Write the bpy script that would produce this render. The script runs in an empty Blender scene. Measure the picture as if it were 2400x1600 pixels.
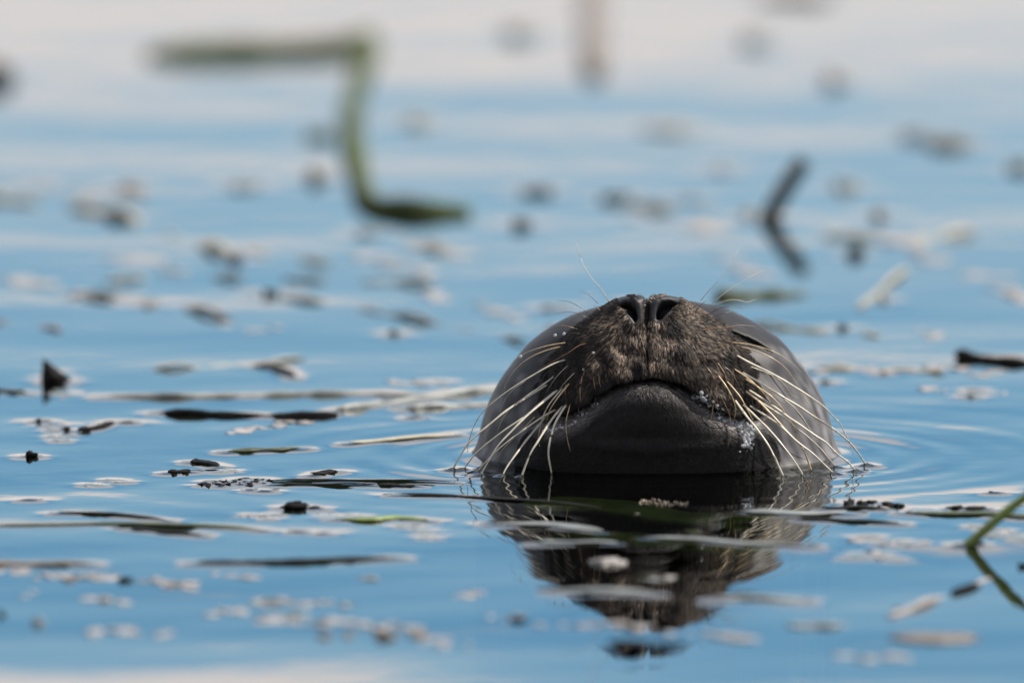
import bpy, math, random
import numpy as np
from mathutils import Vector
from mathutils.bvhtree import BVHTree
from mathutils.kdtree import KDTree

R = math.radians
random.seed(7)
rng = np.random.default_rng(11)
scene = bpy.context.scene
COL = scene.collection

# ------------------------------------------------------------------ camera
SLANT = 11.2                      # metres from lens to the waterline at the chin
TH0 = R(7.2)                      # viewing angle below the horizontal at that point
PXA = 36.0 / 600.0 / 2400.0       # radians (tangent) for one photo pixel
H = SLANT * math.sin(TH0)
CY = -SLANT * math.cos(TH0)
PITCH = TH0 - (1112 - 800) * PXA
CAM = Vector((0, CY, H))
FWD = Vector((0, math.cos(PITCH), -math.sin(PITCH)))
UPV = Vector((0, math.sin(PITCH), math.cos(PITCH)))
X0 = 320 * PXA * SLANT            # the seal's x

cd = bpy.data.cameras.new('camera')
cam = bpy.data.objects.new('camera', cd)
COL.objects.link(cam)
cd.sensor_width = 36
cd.lens = 600
cd.clip_start = 0.1
cd.clip_end = 20000
cam.location = CAM
cam.rotation_euler = (R(90) - PITCH, 0, 0)
cd.dof.use_dof = True
cd.dof.focus_distance = (Vector((X0, 0.004, 0.055)) - CAM).dot(FWD)
cd.dof.aperture_fstop = 4.3
cd.dof.aperture_blades = 9
scene.camera = cam

# ------------------------------------------------------------------ sky and sun
SUN_EL, SUN_AZ = R(54), R(84)     # azimuth measured from the view direction (+Y) towards +X
world = bpy.data.worlds.new('World')
scene.world = world
world.use_nodes = True
wn = world.node_tree
wn.nodes.clear()


def N(tree, kind, **kw):
    n = tree.nodes.new(kind)
    for k, v in kw.items():
        if k == 'ins':
            for a, b in v.items():
                n.inputs[a].default_value = b
        else:
            setattr(n, k, v)
    return n


def L(tree, a, b):
    tree.links.new(a, b)


def ramp(tree, fac, stops, interp='EASE'):
    n = tree.nodes.new('ShaderNodeValToRGB')
    n.color_ramp.interpolation = interp
    e = n.color_ramp.elements
    while len(e) < len(stops):
        e.new(0.5)
    for el, (p, c) in zip(e, stops):
        el.position = p
        el.color = c if len(c) == 4 else (*c, 1)
    if fac is not None:
        L(tree, fac, n.inputs['Fac'])
    return n


def math_node(tree, op, a, b=None):
    n = tree.nodes.new('ShaderNodeMath')
    n.operation = op
    for i, v in enumerate((a, b)):
        if v is None:
            continue
        if isinstance(v, (int, float)):
            n.inputs[i].default_value = v
        else:
            L(tree, v, n.inputs[i])
    return n.outputs[0]


sky = N(wn, 'ShaderNodeTexSky', sky_type='NISHITA', sun_disc=False, sun_elevation=SUN_EL, sun_rotation=SUN_AZ,
        altitude=0, air_density=1.0, dust_density=0.2, ozone_density=3.0)
tc = N(wn, 'ShaderNodeTexCoord')
sep = N(wn, 'ShaderNodeSeparateXYZ')
L(wn, tc.outputs['Generated'], sep.inputs[0])
el = math_node(wn, 'MULTIPLY', math_node(wn, 'ARCSINE', sep.outputs['Z']), 180 / math.pi)
mp = N(wn, 'ShaderNodeMapping', ins={'Scale': (14, 14, 60)})
L(wn, tc.outputs['Generated'], mp.inputs['Vector'])
n1 = N(wn, 'ShaderNodeTexNoise', ins={'Scale': 1.0, 'Detail': 5.0, 'Roughness': 0.55})
L(wn, mp.outputs[0], n1.inputs['Vector'])
wob = math_node(wn, 'MULTIPLY', math_node(wn, 'SUBTRACT', n1.outputs['Fac'], 0.5), 1.2)
elw = math_node(wn, 'ADD', el, wob)
# low bank of cloud on the horizon, clear blue gap, broken cloud above
e01 = math_node(wn, 'DIVIDE', elw, 20.0)
bank = ramp(wn, e01, [(0.0, (1, 1, 1)), (5.75 / 20, (1, 1, 1)), (6.2 / 20, (.26, .26, .26)), (7.0 / 20, (.085, .085, .085)), (8.6 / 20, (0, 0, 0)), (10.2 / 20, (0.75, 0.75, 0.75)), (1.0, (0.85, 0.85, 0.85))])
mp2 = N(wn, 'ShaderNodeMapping', ins={'Scale': (4, 4, 9)})
L(wn, tc.outputs['Generated'], mp2.inputs['Vector'])
n2 = N(wn, 'ShaderNodeTexNoise', ins={'Scale': 1.0, 'Detail': 6.0, 'Roughness': 0.6})
L(wn, mp2.outputs[0], n2.inputs['Vector'])
brk = ramp(wn, n2.outputs['Fac'], [(0.40, (0.15, 0.15, 0.15)), (0.58, (1, 1, 1))])
hi = ramp(wn, math_node(wn, 'DIVIDE', el, 60.0), [(11.0 / 60, (0, 0, 0)), (20.0 / 60, (1, 1, 1))])
brk2 = N(wn, 'ShaderNodeMix', data_type='RGBA', ins={6: (1, 1, 1, 1)})
L(wn, hi.outputs[0], brk2.inputs[0])
L(wn, brk.outputs[0], brk2.inputs[7])
cl = N(wn, 'ShaderNodeMix', data_type='RGBA', blend_type='MULTIPLY', ins={0: 1.0})
L(wn, bank.outputs[0], cl.inputs[6])
L(wn, brk2.outputs[2], cl.inputs[7])
blue = N(wn, 'ShaderNodeMix', data_type='RGBA', blend_type='MULTIPLY', ins={0: 1.0, 7: (0.40, 0.645, 0.745, 1)})
L(wn, sky.outputs[0], blue.inputs[6])
smix = N(wn, 'ShaderNodeMix', data_type='RGBA', ins={7: (5.3, 5.0, 4.9, 1)})
L(wn, cl.outputs[2], smix.inputs[0])
L(wn, blue.outputs[2], smix.inputs[6])
bg = N(wn, 'ShaderNodeBackground', ins={'Strength': 0.12})
L(wn, smix.outputs[2], bg.inputs['Color'])
wo = N(wn, 'ShaderNodeOutputWorld')
L(wn, bg.outputs[0], wo.inputs[0])

sd = bpy.data.lights.new('sun', 'SUN')
sd.energy = 4.7
sd.angle = R(0.53)
sd.color = (1.0, 0.93, 0.84)
sun = bpy.data.objects.new('sun', sd)
COL.objects.link(sun)
sdir = Vector((math.sin(SUN_AZ) * math.cos(SUN_EL), math.cos(SUN_AZ) * math.cos(SUN_EL), math.sin(SUN_EL)))
sun.rotation_euler = sdir.to_track_quat('Z', 'Y').to_euler()

scene.view_settings.view_transform = 'Standard'
scene.view_settings.look = 'None'
scene.view_settings.gamma = 1
scene.view_settings.use_curve_mapping = False
scene.view_settings.exposure = 1.0
scene.cycles.use_denoising = True
scene.cycles.max_bounces = 8
scene.cycles.transparent_max_bounces = 12


# ------------------------------------------------------------------ helpers
def ray(px, py):
    return (FWD + Vector((1, 0, 0)) * ((px - 1200) * PXA) + UPV * ((800 - py) * PXA)).normalized()


def on_water(px, py):
    d = ray(px, py)
    return CAM + d * (-H / d.z)


def on_depth(px, py, y):
    d = ray(px, py)
    return CAM + d * ((y - CY) / d.y)


def mpp(py):
    """metres for one photo pixel on the water at that row"""
    return (on_water(1200, py) - CAM).length * PXA


def tag(o, label=None, cat=None, group=None, kind=None):
    if label: o['label'] = label
    if cat: o['category'] = cat
    if group: o['group'] = group
    if kind: o['kind'] = kind
    return o


def mesh_obj(name, verts, faces, mat, parent=None, smooth=True):
    me = bpy.data.meshes.new(name)
    me.from_pydata([tuple(v) for v in verts], [], faces)
    if smooth:
        me.polygons.foreach_set('use_smooth', [True] * len(me.polygons))
    me.materials.append(mat)
    o = bpy.data.objects.new(name, me)
    COL.objects.link(o)
    if parent: o.parent = parent
    return o


def np_mesh(name, V, F, mat, parent=None):
    """V (n,3), F (m,3 or 4) numpy"""
    me = bpy.data.meshes.new(name)
    k = F.shape[1]
    me.vertices.add(len(V))
    me.vertices.foreach_set('co', np.ascontiguousarray(V, dtype=np.float32).ravel())
    me.loops.add(F.size)
    me.loops.foreach_set('vertex_index', np.ascontiguousarray(F, dtype=np.int32).ravel())
    me.polygons.add(len(F))
    me.polygons.foreach_set('loop_start', np.arange(0, F.size, k, dtype=np.int32))
    me.polygons.foreach_set('loop_total', np.full(len(F), k, dtype=np.int32))
    me.polygons.foreach_set('use_smooth', np.ones(len(F), dtype=bool))
    me.update(calc_edges=True)
    me.validate()
    me.materials.append(mat)
    o = bpy.data.objects.new(name, me)
    COL.objects.link(o)
    if parent: o.parent = parent
    return o


def principled(name, color, rough=0.5, spec=0.5, noise=None, bump=None, coat=0.0, attr=None, sheen=0.0):
    m = bpy.data.materials.new(name)
    m.use_nodes = True
    t = m.node_tree
    b = t.nodes['Principled BSDF']
    b.inputs['Roughness'].default_value = rough
    b.inputs['Specular IOR Level'].default_value = spec
    b.inputs['Coat Weight'].default_value = coat
    b.inputs['Coat Roughness'].default_value = 0.12
    b.inputs['Sheen Weight'].default_value = sheen
    src = None
    if attr:
        a = N(t, 'ShaderNodeAttribute', attribute_name=attr)
        src = a.outputs['Color']
    if noise:
        scale, lo, hi_ = noise
        c = N(t, 'ShaderNodeTexCoord')
        nz = N(t, 'ShaderNodeTexNoise', ins={'Scale': scale, 'Detail': 4.0, 'Roughness': 0.6})
        L(t, c.outputs['Object'], nz.inputs['Vector'])
        rp = ramp(t, nz.outputs['Fac'], [(0.32, (lo, lo, lo)), (0.68, (hi_, hi_, hi_))], 'LINEAR')
        mx = N(t, 'ShaderNodeMix', data_type='RGBA', blend_type='MULTIPLY', ins={0: 1.0})
        if src:
            L(t, src, mx.inputs[6])
        else:
            mx.inputs[6].default_value = (*color, 1)
        L(t, rp.outputs[0], mx.inputs[7])
        src = mx.outputs[2]
    if src:
        L(t, src, b.inputs['Base Color'])
    else:
        b.inputs['Base Color'].default_value = (*color, 1)
    if bump:
        scale, strength, dist = bump
        c = N(t, 'ShaderNodeTexCoord')
        nz = N(t, 'ShaderNodeTexNoise', ins={'Scale': scale, 'Detail': 5.0, 'Roughness': 0.65})
        L(t, c.outputs['Object'], nz.inputs['Vector'])
        bp = N(t, 'ShaderNodeBump', ins={'Strength': strength, 'Distance': dist})
        L(t, nz.outputs['Fac'], bp.inputs['Height'])
        L(t, bp.outputs[0], b.inputs['Normal'])
    return m


# ------------------------------------------------------------------ waves
wr = np.random.default_rng(9)
WAVES = []
for lam, slope in ((2.6, .0012), (1.9, .0014), (1.3, .0018), (.95, .0017), (.7, .0024), (.52, .0033), (.40, .0034), (.31, .0036),
                   (.24, .0036), (.185, .0034), (.14, .003), (.105, .002), (.08, .0016)):
    for rep in range(2):
        ang = wr.normal(0, .55)
        k = 2 * math.pi / lam
        WAVES.append((k * math.sin(ang), k * math.cos(ang), slope * .62 / k, wr.uniform(0, 6.283)))


def seal_r(x, y):
    """rough metres outside the seal's waterline"""
    q = np.sqrt(((x - X0 - .006) / .120) ** 2 + ((y - .098) / .100) ** 2)
    return (q - 1) * .11


def wave_h(x, y):
    x = np.asarray(x, dtype=np.float64)
    y = np.asarray(y, dtype=np.float64)
    h = np.zeros(np.broadcast(x, y).shape)
    for kx, ky, a, p in WAVES:
        h += a * np.sin(kx * x + ky * y + p)
    out = np.maximum(np.maximum(np.abs(x) - .9, 0), np.maximum(np.maximum(-1.6 - y, 0), np.maximum(y - 4.0, 0)))
    h *= np.exp(-out / .6)
    h *= 1 - .72 / (1 + np.exp(-(y - .8) / .22))
    h -= H_SEAL
    # a long low swell rolling in at the near edge
    h += .0046 * np.exp(-((y + 1.11 - .18 * x + .012 * np.sin(x * 21)) / .19) ** 2) / (1 + np.exp((x + .04) / .04))
    r = np.maximum(seal_r(x, y), 0)
    h += .00034 * np.cos(2 * math.pi * r / .034 + .6) * np.exp(-r / .055)
    h += .00011 * np.cos(2 * math.pi * r / .061) * np.exp(-r / .20)
    return h


H_SEAL = 0.0
H_SEAL = float(wave_h(X0, .05))
MENISCUS = []                     # (x0, y0, x1, y1, radius, rise, decay)


def meniscus(a, b, rad, rise=.0011, decay=.006):
    MENISCUS.append((a[0], a[1], b[0], b[1], rad, rise, decay))


# ------------------------------------------------------------------ seal: implicit body, millimetres in its own frame
def tab(v, pts):
    a = np.array(pts, dtype=np.float64)
    a = a[np.argsort(a[:, 0])]
    return np.interp(v, a[:, 0], a[:, 1])


def tab_s(v, pts, w=1.8):
    return (tab(v - w, pts) + tab(v - w * .4, pts) + tab(v + w * .4, pts) + tab(v + w, pts)) / 4


def smin(a, b, k):
    h = np.clip(.5 + .5 * (b - a) / k, 0, 1)
    return b + (a - b) * h - k * h * (1 - h)


def smax(a, b, k):
    return -smin(-a, -b, k)


def ellip(x, y, z, c, r):
    x = (x - c[0]); y = (y - c[1]); z = (z - c[2])
    k0 = np.sqrt((x / r[0]) ** 2 + (y / r[1]) ** 2 + (z / r[2]) ** 2)
    k1 = np.sqrt((x / r[0] ** 2) ** 2 + (y / r[1] ** 2) ** 2 + (z / r[2] ** 2) ** 2) + 1e-9
    return k0 * (k0 - 1) / k1


MOUTH = [(0, 62.5), (10, 61.3), (21, 58), (33, 49.5), (43, 40.5), (54, 34.2), (63, 32), (70, 32.5), (80, 36)]
MW = [(-10, 60), (20, 71), (32, 75), (45, 73), (59, 69), (66, 66.5), (76, 61.5), (86, 55), (93, 46.5), (99, 39), (103, 34), (107, 29), (110, 26),
      (112.5, 24.5), (114.5, 21.5), (115.6, 16), (116.3, 8), (116.6, 1)]
MF = [(-10, 10), (20, 6), (32, 0), (45, -2), (58, 0), (66, 1), (76, 3.5), (86, 6.5), (99, 12), (106, 14.5), (111, 16), (114, 17.5), (115.6, 21), (116.6, 30)]
CW = [(-300, 90), (-40, 84), (0, 80), (12, 79), (20, 76), (27, 69.5), (33, 57), (39.5, 45.5), (48, 34.5), (55, 23.5), (58.5, 15), (60.5, 7), (61.2, .5)]
CF = [(-300, 10), (-60, 4), (0, 0), (20, -6), (38, -9.5), (48, -9.5), (54, -8), (58, -5), (60, -1), (61.2, 6)]


def img_xz(px, py, depth=16.0):
    return ((px - 1520) * .28, ((1112 - py) * .28 - depth * .1253) / .9921)


NOSL = [(1452, 702), (1467, 698), (1482, 704), (1491, 719), (1495, 739), (1490, 753), (1475, 734), (1462, 716)]
NOSR = [(1589, 699), (1570, 695), (1551, 701), (1542, 714), (1537, 733), (1539, 746), (1549, 747), (1566, 727), (1581, 710)]


def poly_sd(x, z, poly):
    P = np.array(poly)
    d = np.full(x.shape, 1e9)
    inside = np.zeros(x.shape, bool)
    n = len(P)
    for i in range(n):
        a, b = P[i], P[(i + 1) % n]
        e = b - a
        wx, wz = x - a[0], z - a[1]
        t = np.clip((wx * e[0] + wz * e[1]) / (e @ e), 0, 1)
        d = np.minimum(d, (wx - e[0] * t) ** 2 + (wz - e[1] * t) ** 2)
        c = (a[1] > z) != (b[1] > z)
        with np.errstate(divide='ignore', invalid='ignore'):
            xi = (b[0] - a[0]) * (z - a[1]) / (b[1] - a[1] + 1e-12) + a[0]
        inside ^= c & (x < xi)
    d = np.sqrt(d)
    return np.where(inside, -d, d)


PN = [[img_xz(p[0], p[1] + 3) for p in poly] for poly in (NOSL, NOSR)]
EYER = [img_xz(1690, 777, 55), img_xz(1750, 800, 60), img_xz(1812, 826, 70)]
EYEL = [img_xz(1352, 795, 55), img_xz(1305, 815, 60), img_xz(1268, 838, 68)]


def seg_d(x, z, pts):
    d = np.full(x.shape, 1e9)
    for a, b in zip(pts[:-1], pts[1:]):
        a = np.array(a); b = np.array(b); e = b - a
        t = np.clip(((x - a[0]) * e[0] + (z - a[1]) * e[1]) / (e @ e), 0, 1)
        d = np.minimum(d, np.hypot(x - a[0] - e[0] * t, z - a[1] - e[1] * t))
    return d


def lump_noise(x, y, z, s, seed):
    r = np.random.default_rng(abs(int(seed)) + 1)
    out = np.zeros(x.shape)
    for _ in range(7):
        k = r.normal(0, 1, 3); k /= np.linalg.norm(k)
        k *= r.uniform(.7, 1.4) * 2 * math.pi / s
        out += np.sin(k[0] * x + k[1] * y + k[2] * z + r.uniform(0, 6.283))
    return out / 7 ** .5


def parts_f(x, y, z):
    dome = ellip(x, y, z, (6, 108, -2), (118.5, 94, 105.5))
    neck = np.sqrt(((x - 6) / 120) ** 2 + ((y - 110) / 100) ** 2) - 1
    neck = np.maximum(neck * 100, z + 4)
    dome = smin(dome, neck, 18)
    # eyes: soft lids bulging from the dome, with a closed slit
    for pts in (EYER, EYEL):
        d = seg_d(x, z, pts)
        far = (y > 30) & (y < 120)
        dome = dome - np.where(far, 2.6 * np.exp(-(d / 11) ** 2), 0)
        dd = d + .5 * np.clip(np.abs(x - pts[2][0]) * -.25 + 2.5, 0, 3)
        dome = dome + np.where(far, (4.2 if pts is EYER else 1.5) * np.exp(-(dd / (1.45 if pts is EYER else 3)) ** 2), 0)
    # upper muzzle
    W = tab_s(z, MW, .8) * np.where(x < 0, .93, 1.0); D = 55 - tab_s(z, MF, 1.2)
    yy = 55 - y
    D = np.where(yy > 0, D, 34.0)
    p = 2.35
    q = ((np.abs(x) / W) ** p + (np.abs(yy) / D) ** p) ** (1 / p)
    muz = (q - 1) * np.minimum(W, D) * .8
    muz = smax(muz, z - 116.2 + np.maximum(y - 27, 0) * .36, 2.5)
    zm = tab(np.abs(x), MOUTH)
    muz = smax(muz, (zm - z) * .8, 6)
    pad = np.exp(-((z - 71) / 22) ** 2) * (np.exp(-((np.abs(x) - 30) / 17) ** 2))
    muz = muz - 2.0 * pad
    muz = muz - .85 * lump_noise(x, y, z, 13, 3) * np.clip((100 - z) / 25, 0, 1)
    # chin and throat
    W = tab_s(z, CW); D = 48 - tab_s(z, CF)
    yy = 48 - y
    D = np.where(yy > 0, D, 60.0)
    q = ((np.abs(x) / W) ** 2.45 + (np.abs(yy) / D) ** 2.45) ** (1 / 2.45)
    chin = (q - 1) * np.minimum(W, D) * .8
    chin = smax(chin, z - 62, 4)
    chin = chin - .9 * np.exp(-((z - 17 - .06 * np.abs(x)) / 4) ** 2) * np.exp(-(x / 45) ** 2) + .5 * np.exp(-((z - 26) / 4) ** 2) * np.exp(-(x / 45) ** 2)
    return dome, muz, chin


def body_f(x, y, z):
    dome, muz, chin = parts_f(x, y, z)
    f = smin(smin(dome, chin, 10), muz, 4)
    ax = np.abs(x)
    front = np.clip((48 - y) / 6, 0, 1)
    dz = (z - tab(ax, MOUTH)) / np.sqrt(1 + np.where((ax > 15) & (ax < 55), .75, 0))
    f = f + 4.5 * np.exp(-(dz / 1.9) ** 2) * np.clip((79 - ax) / 6, 0, 1) * front
    # groove from nose to lip
    gx = x + .9
    gz = np.clip((z - 68) / 6, 0, 1) * front
    f = f + (4.2 * np.exp(-(gx / 1.3) ** 2) + 1.5 * np.exp(-(gx / 4.5) ** 2) * np.clip((z - 84) / 20, 0, 1)) * gz
    # rims round the nostrils and the nostrils themselves
    for poly in PN:
        near = (z > 90) & (y < 60)
        s = np.full(x.shape, 50.0)
        if near.any():
            s[near] = poly_sd(x[near], z[near] + np.maximum(y[near] - 16, 0) * .45, poly)
        f = f - np.where(y < 45, 0.8 * np.exp(-((s - 2.6) / 2.2) ** 2), 0)
        depth = y - 34
        f = smax(f, -np.maximum(s, depth), 1.2)
    return f


def surface_nets(f, xs, ys, zs):
    X, Y, Z = np.meshgrid(xs, ys, zs, indexing='ij')
    Fv = np.empty(X.shape, np.float32)
    for i in range(0, len(xs), 24):
        Fv[i:i + 24] = f(X[i:i + 24], Y[i:i + 24], Z[i:i + 24])
    del X, Y, Z
    s = Fv < 0
    c = np.zeros((len(xs) - 1, len(ys) - 1, len(zs) - 1), np.int8)
    for i in (0, 1):
        for j in (0, 1):
            for k in (0, 1):
                c += s[i:i + c.shape[0], j:j + c.shape[1], k:k + c.shape[2]]
    act = np.argwhere((c > 0) & (c < 8))
    idx = np.full(c.shape, -1, np.int64)
    idx[tuple(act.T)] = np.arange(len(act))
    cor = {}
    for i in (0, 1):
        for j in (0, 1):
            for k in (0, 1):
                cor[i, j, k] = Fv[act[:, 0] + i, act[:, 1] + j, act[:, 2] + k]
    acc = np.zeros((len(act), 3)); cnt = np.zeros(len(act))
    for a in cor:
        for ax in range(3):
            if a[ax] == 0:
                b = list(a); b[ax] = 1; b = tuple(b)
                m = (cor[a] < 0) != (cor[b] < 0)
                t = np.where(m, cor[a] / (cor[a] - cor[b] + 1e-12), 0)
                pos = np.zeros((len(act), 3)) + np.array(a)
                pos[:, ax] = t
                acc[m] += pos[m]; cnt[m] += 1
    loc = acc / cnt[:, None]
    V = np.empty_like(loc)
    for ax, g in enumerate((xs, ys, zs)):
        g = np.asarray(g)
        V[:, ax] = g[act[:, ax]] + loc[:, ax] * (g[act[:, ax] + 1] - g[act[:, ax]])
    quads = []
    for ax in range(3):
        u, v = (ax + 1) % 3, (ax + 2) % 3
        lo = [slice(None)] * 3; hi_ = [slice(None)] * 3
        lo[ax] = slice(0, -1); hi_[ax] = slice(1, None)
        for t in (u, v):
            lo[t] = slice(1, -1); hi_[t] = slice(1, -1)
        a, b = s[tuple(lo)], s[tuple(hi_)]
        e = np.argwhere(a != b)
        off = np.zeros(3, int); off[u] = 1; off[v] = 1
        flip = a[tuple(e.T)]
        e = e + off
        cells = []
        for du, dv in ((-1, -1), (0, -1), (0, 0), (-1, 0)):
            q = e.copy(); q[:, u] += du; q[:, v] += dv
            cells.append(idx[tuple(q.T)])
        Q = np.stack(cells, 1)
        Q[~flip] = Q[~flip][:, ::-1]
        quads.append(Q)
    return V, np.concatenate(quads)


def grad(f, V, e=.25):
    g = np.empty_like(V)
    for a in range(3):
        d = np.zeros(3); d[a] = e
        P, M = V + d, V - d
        g[:, a] = (f(P[:, 0], P[:, 1], P[:, 2]) - f(M[:, 0], M[:, 1], M[:, 2])) / (2 * e)
    return g


xs = np.arange(-128, 141, 1.25)
ys = np.concatenate([np.arange(-16, 56, 1.15), np.arange(57, 215, 3.0)])
zs = np.concatenate([np.arange(-262, -14, 16.0), np.arange(-13, 121, 1.2)])
BV, BQ = surface_nets(lambda x, y, z: np.maximum(body_f(x, y, z), -z - 250), xs, ys, zs)
for _ in range(2):                # pull the vertices onto the surface
    top = BV[:, 2] > -10
    P = BV[top]
    g = grad(body_f, P)
    fv = body_f(P[:, 0], P[:, 1], P[:, 2])
    n2_ = (g ** 2).sum(1) + 1e-6
    st = np.clip(fv / n2_, -.7, .7)[:, None] * g
    ln = np.linalg.norm(st, axis=1, keepdims=True)
    BV[top] = P - st * np.minimum(1, .5 / (ln + 1e-9))
dome, muz, chin = parts_f(BV[:, 0], BV[:, 1], BV[:, 2])
BODY_LOCAL = BV.copy()
BW = BV * 1e-3 + np.array([X0, 0, 0])

# pigment of the coat: dark muzzle and chin, brown crown, pale grey cheeks
def coat_colour(x, y, z):
    dm, mz, ch = parts_f(x, y, z)
    n = lump_noise(x, y, z, 28, 8)
    n_s = lump_noise(x, y, z, 11, 9)
    up = np.clip((z - 34 + 16 * n - .1 * x) / 34, 0, 1)[:, None]
    cheek = np.array([.056, .054, .055]); crown = np.array([.010, .009, .009])
    c = cheek * (1 - up) + crown * up
    c = c * np.clip(1 + .38 * n_s + .42 * lump_noise(x, y, z * .45, 17, 14), .3, 2)[:, None]
    for pts in (EYER, EYEL):
        d = seg_d(x, z, pts)
        c = c * (1 - .55 * np.exp(-(d / 6) ** 2))[:, None]
    wm = np.clip(.5 - (mz - np.minimum(dm, ch) + .5) / 5, 0, 1)[:, None]
    wc = np.clip(.5 - (ch - np.minimum(dm, mz)) / 9, 0, 1)[:, None]
    c = c * (1 - wm) + np.array([.012, .010, .009]) * wm
    c = c * (1 - wc) + np.array([.013, .012, .0115]) * wc
    pn = np.clip((z - 97) / 5, 0, 1) * np.clip((24 - np.abs(x + .9)) / 5, 0, 1) * np.clip((50 - y) / 4, 0, 1)
    pn = pn[:, None]
    c = c * (1 - pn) + np.array([.017, .017, .018]) * pn
    return np.clip(c, .008, 1)


m_skin = principled('seal_coat', (.05, .05, .05), rough=.5, spec=.2, attr='coat', noise=(45, .7, 1.3), bump=(500, .12, .0003))
seal = bpy.data.objects.new('seal', None)
COL.objects.link(seal)
seal.location = (0, 0, 0)
seal.empty_display_size = .1
tag(seal, 'dark whiskered seal with closed eyes raising its snout above the blue water', 'seal')
body = np_mesh('body', BW, BQ, m_skin, seal)
ca = body.data.color_attributes.new('coat', 'FLOAT_COLOR', 'POINT')
cc = np.ones((len(BW), 4), np.float32)
cc[:, :3] = coat_colour(BV[:, 0], BV[:, 1], BV[:, 2])
ca.data.foreach_set('color', cc.ravel())
BVH = BVHTree.FromPolygons([tuple(v) for v in BW], [tuple(q) for q in BQ])

# ------------------------------------------------------------------ fur: short strands lying along the coat
def make_fur():
    tri = np.concatenate([BQ[:, [0, 1, 2]], BQ[:, [0, 2, 3]]])
    A, B, C = BV[tri[:, 0]], BV[tri[:, 1]], BV[tri[:, 2]]
    cr = np.cross(B - A, C - A)
    area = .5 * np.linalg.norm(cr, axis=1)
    cen = (A + B + C) / 3
    nrm = cr / (np.linalg.norm(cr, axis=1, keepdims=True) + 1e-9)
    dm, mz, ch = parts_f(cen[:, 0], cen[:, 1], cen[:, 2])
    w = area * ((cen[:, 2] > 1) & (nrm[:, 1] < .35))
    ismuz = (mz < np.minimum(dm, ch) + 1.5)
    isch = (~ismuz) & (ch < dm + 2)
    w = w * np.where(ismuz, 1.0, np.where(isch, .5, .0))
    # bare skin inside the nostrils and on the nose pad between them
    for poly in PN:
        s = poly_sd(cen[:, 0], cen[:, 2], poly)
        w = w * np.where((s < 1.2) & (cen[:, 1] < 50) & (cen[:, 2] > 90), 0, 1)
    bare = (np.abs(cen[:, 0] + .9) < 8 - (115 - cen[:, 2]) * .12) & (cen[:, 2] > 101) & (cen[:, 1] < 30)
    w = w * np.where(bare, 0.05, 1)
    w = w * np.where((np.abs(cen[:, 0] + .9) < 1.5) & (cen[:, 2] > 70) & (cen[:, 1] < 40), 0, 1)
    NS = 260000
    t = rng.choice(len(tri), NS, p=w / w.sum())
    u, v = rng.random(NS), rng.random(NS)
    fl = u + v > 1
    u[fl], v[fl] = 1 - u[fl], 1 - v[fl]
    P = A[t] + (B[t] - A[t]) * u[:, None] + (C[t] - A[t]) * v[:, None]
    n = grad(body_f, P, 1.0)
    n /= np.linalg.norm(n, axis=1, keepdims=True) + 1e-9
    im, ic = ismuz[t], isch[t]
    # growth direction: away from the nose on the muzzle, down from the lip on the chin, back over the head elsewhere
    src = np.where(ic[:, None], np.array([0, 0, 66.0]), np.array([0, 8, 118.0]))
    d = P - src
    d[:, 0] = np.where(im, d[:, 0] * np.clip(.08 + np.abs(P[:, 0]) / 40, .08, 1.1), d[:, 0])
    d /= np.linalg.norm(d, axis=1, keepdims=True)
    swirl = lump_noise(P[:, 0], P[:, 1], P[:, 2], 26, 21)
    swirl2 = lump_noise(P[:, 0], P[:, 1], P[:, 2], 9, 22)
    side = np.cross(n, d)
    d = d + side * (.22 * swirl + .16 * swirl2 + rng.normal(0, .13, NS))[:, None]
    d -= n * (d * n).sum(1, keepdims=True)
    d /= np.linalg.norm(d, axis=1, keepdims=True) + 1e-9
    ln = np.where(im, 6.0, np.where(ic, 3.6, 2.6)) * rng.uniform(.6, 1.25, NS)
    ln *= np.where(P[:, 2] > 98, .62, 1)
    lipd = P[:, 2] - tab(np.abs(P[:, 0]), MOUTH)
    ln *= np.where(im, np.clip(.45 + lipd / 16, .45, 1), 1) * np.where(im, np.clip(1.6 - np.abs(P[:, 0]) / 70, .55, 1), 1)
    lift = np.where(im, .12, np.where(ic, .07, .05)) * rng.uniform(.4, 1.6, NS)
    root = P - n * .15
    tip = P + d * ln[:, None] + n * (ln * lift)[:, None]
    # wet clumps: tips drawn together
    NC = NS // 9
    ci = rng.choice(NS, NC, replace=False)
    kd = KDTree(NC)
    for i, j in enumerate(ci):
        kd.insert(P[j], i)
    kd.balance()
    near = np.array([kd.find(p)[1] for p in P])
    cj = ci[near]
    pull = np.where(im, .62, .35) * rng.uniform(.6, 1.1, NS)
    tgt = tip[cj]
    tip = tip * (1 - pull[:, None]) + (tgt + (P - P[cj]) * .12) * pull[:, None]
    mid = root * .42 + tip * .58 + n * (ln * .10)[:, None]
    wd = np.where(im, .13, .11) * rng.uniform(.7, 1.3, NS)
    sd_ = np.cross(d, n)
    sd_ = sd_ * np.cos(a_ := rng.normal(0, .5, NS))[:, None] + n * np.sin(a_)[:, None]
    V = np.empty((NS, 5, 3))
    V[:, 0] = root - sd_ * wd[:, None]
    V[:, 1] = root + sd_ * wd[:, None]
    V[:, 2] = mid + sd_ * (wd * .85)[:, None]
    V[:, 3] = mid - sd_ * (wd * .85)[:, None]
    V[:, 4] = tip
    base = np.arange(NS)[:, None] * 5
    F = np.concatenate([base + np.array([0, 1, 2]), base + np.array([0, 2, 3]), base + np.array([3, 2, 4])])
    m = principled('seal_fur', (.05, .04, .03), rough=.5, spec=.12, attr='hair')
    o = np_mesh('fur', V.reshape(-1, 3) * 1e-3 + np.array([X0, 0, 0]), F, m, seal)
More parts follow.
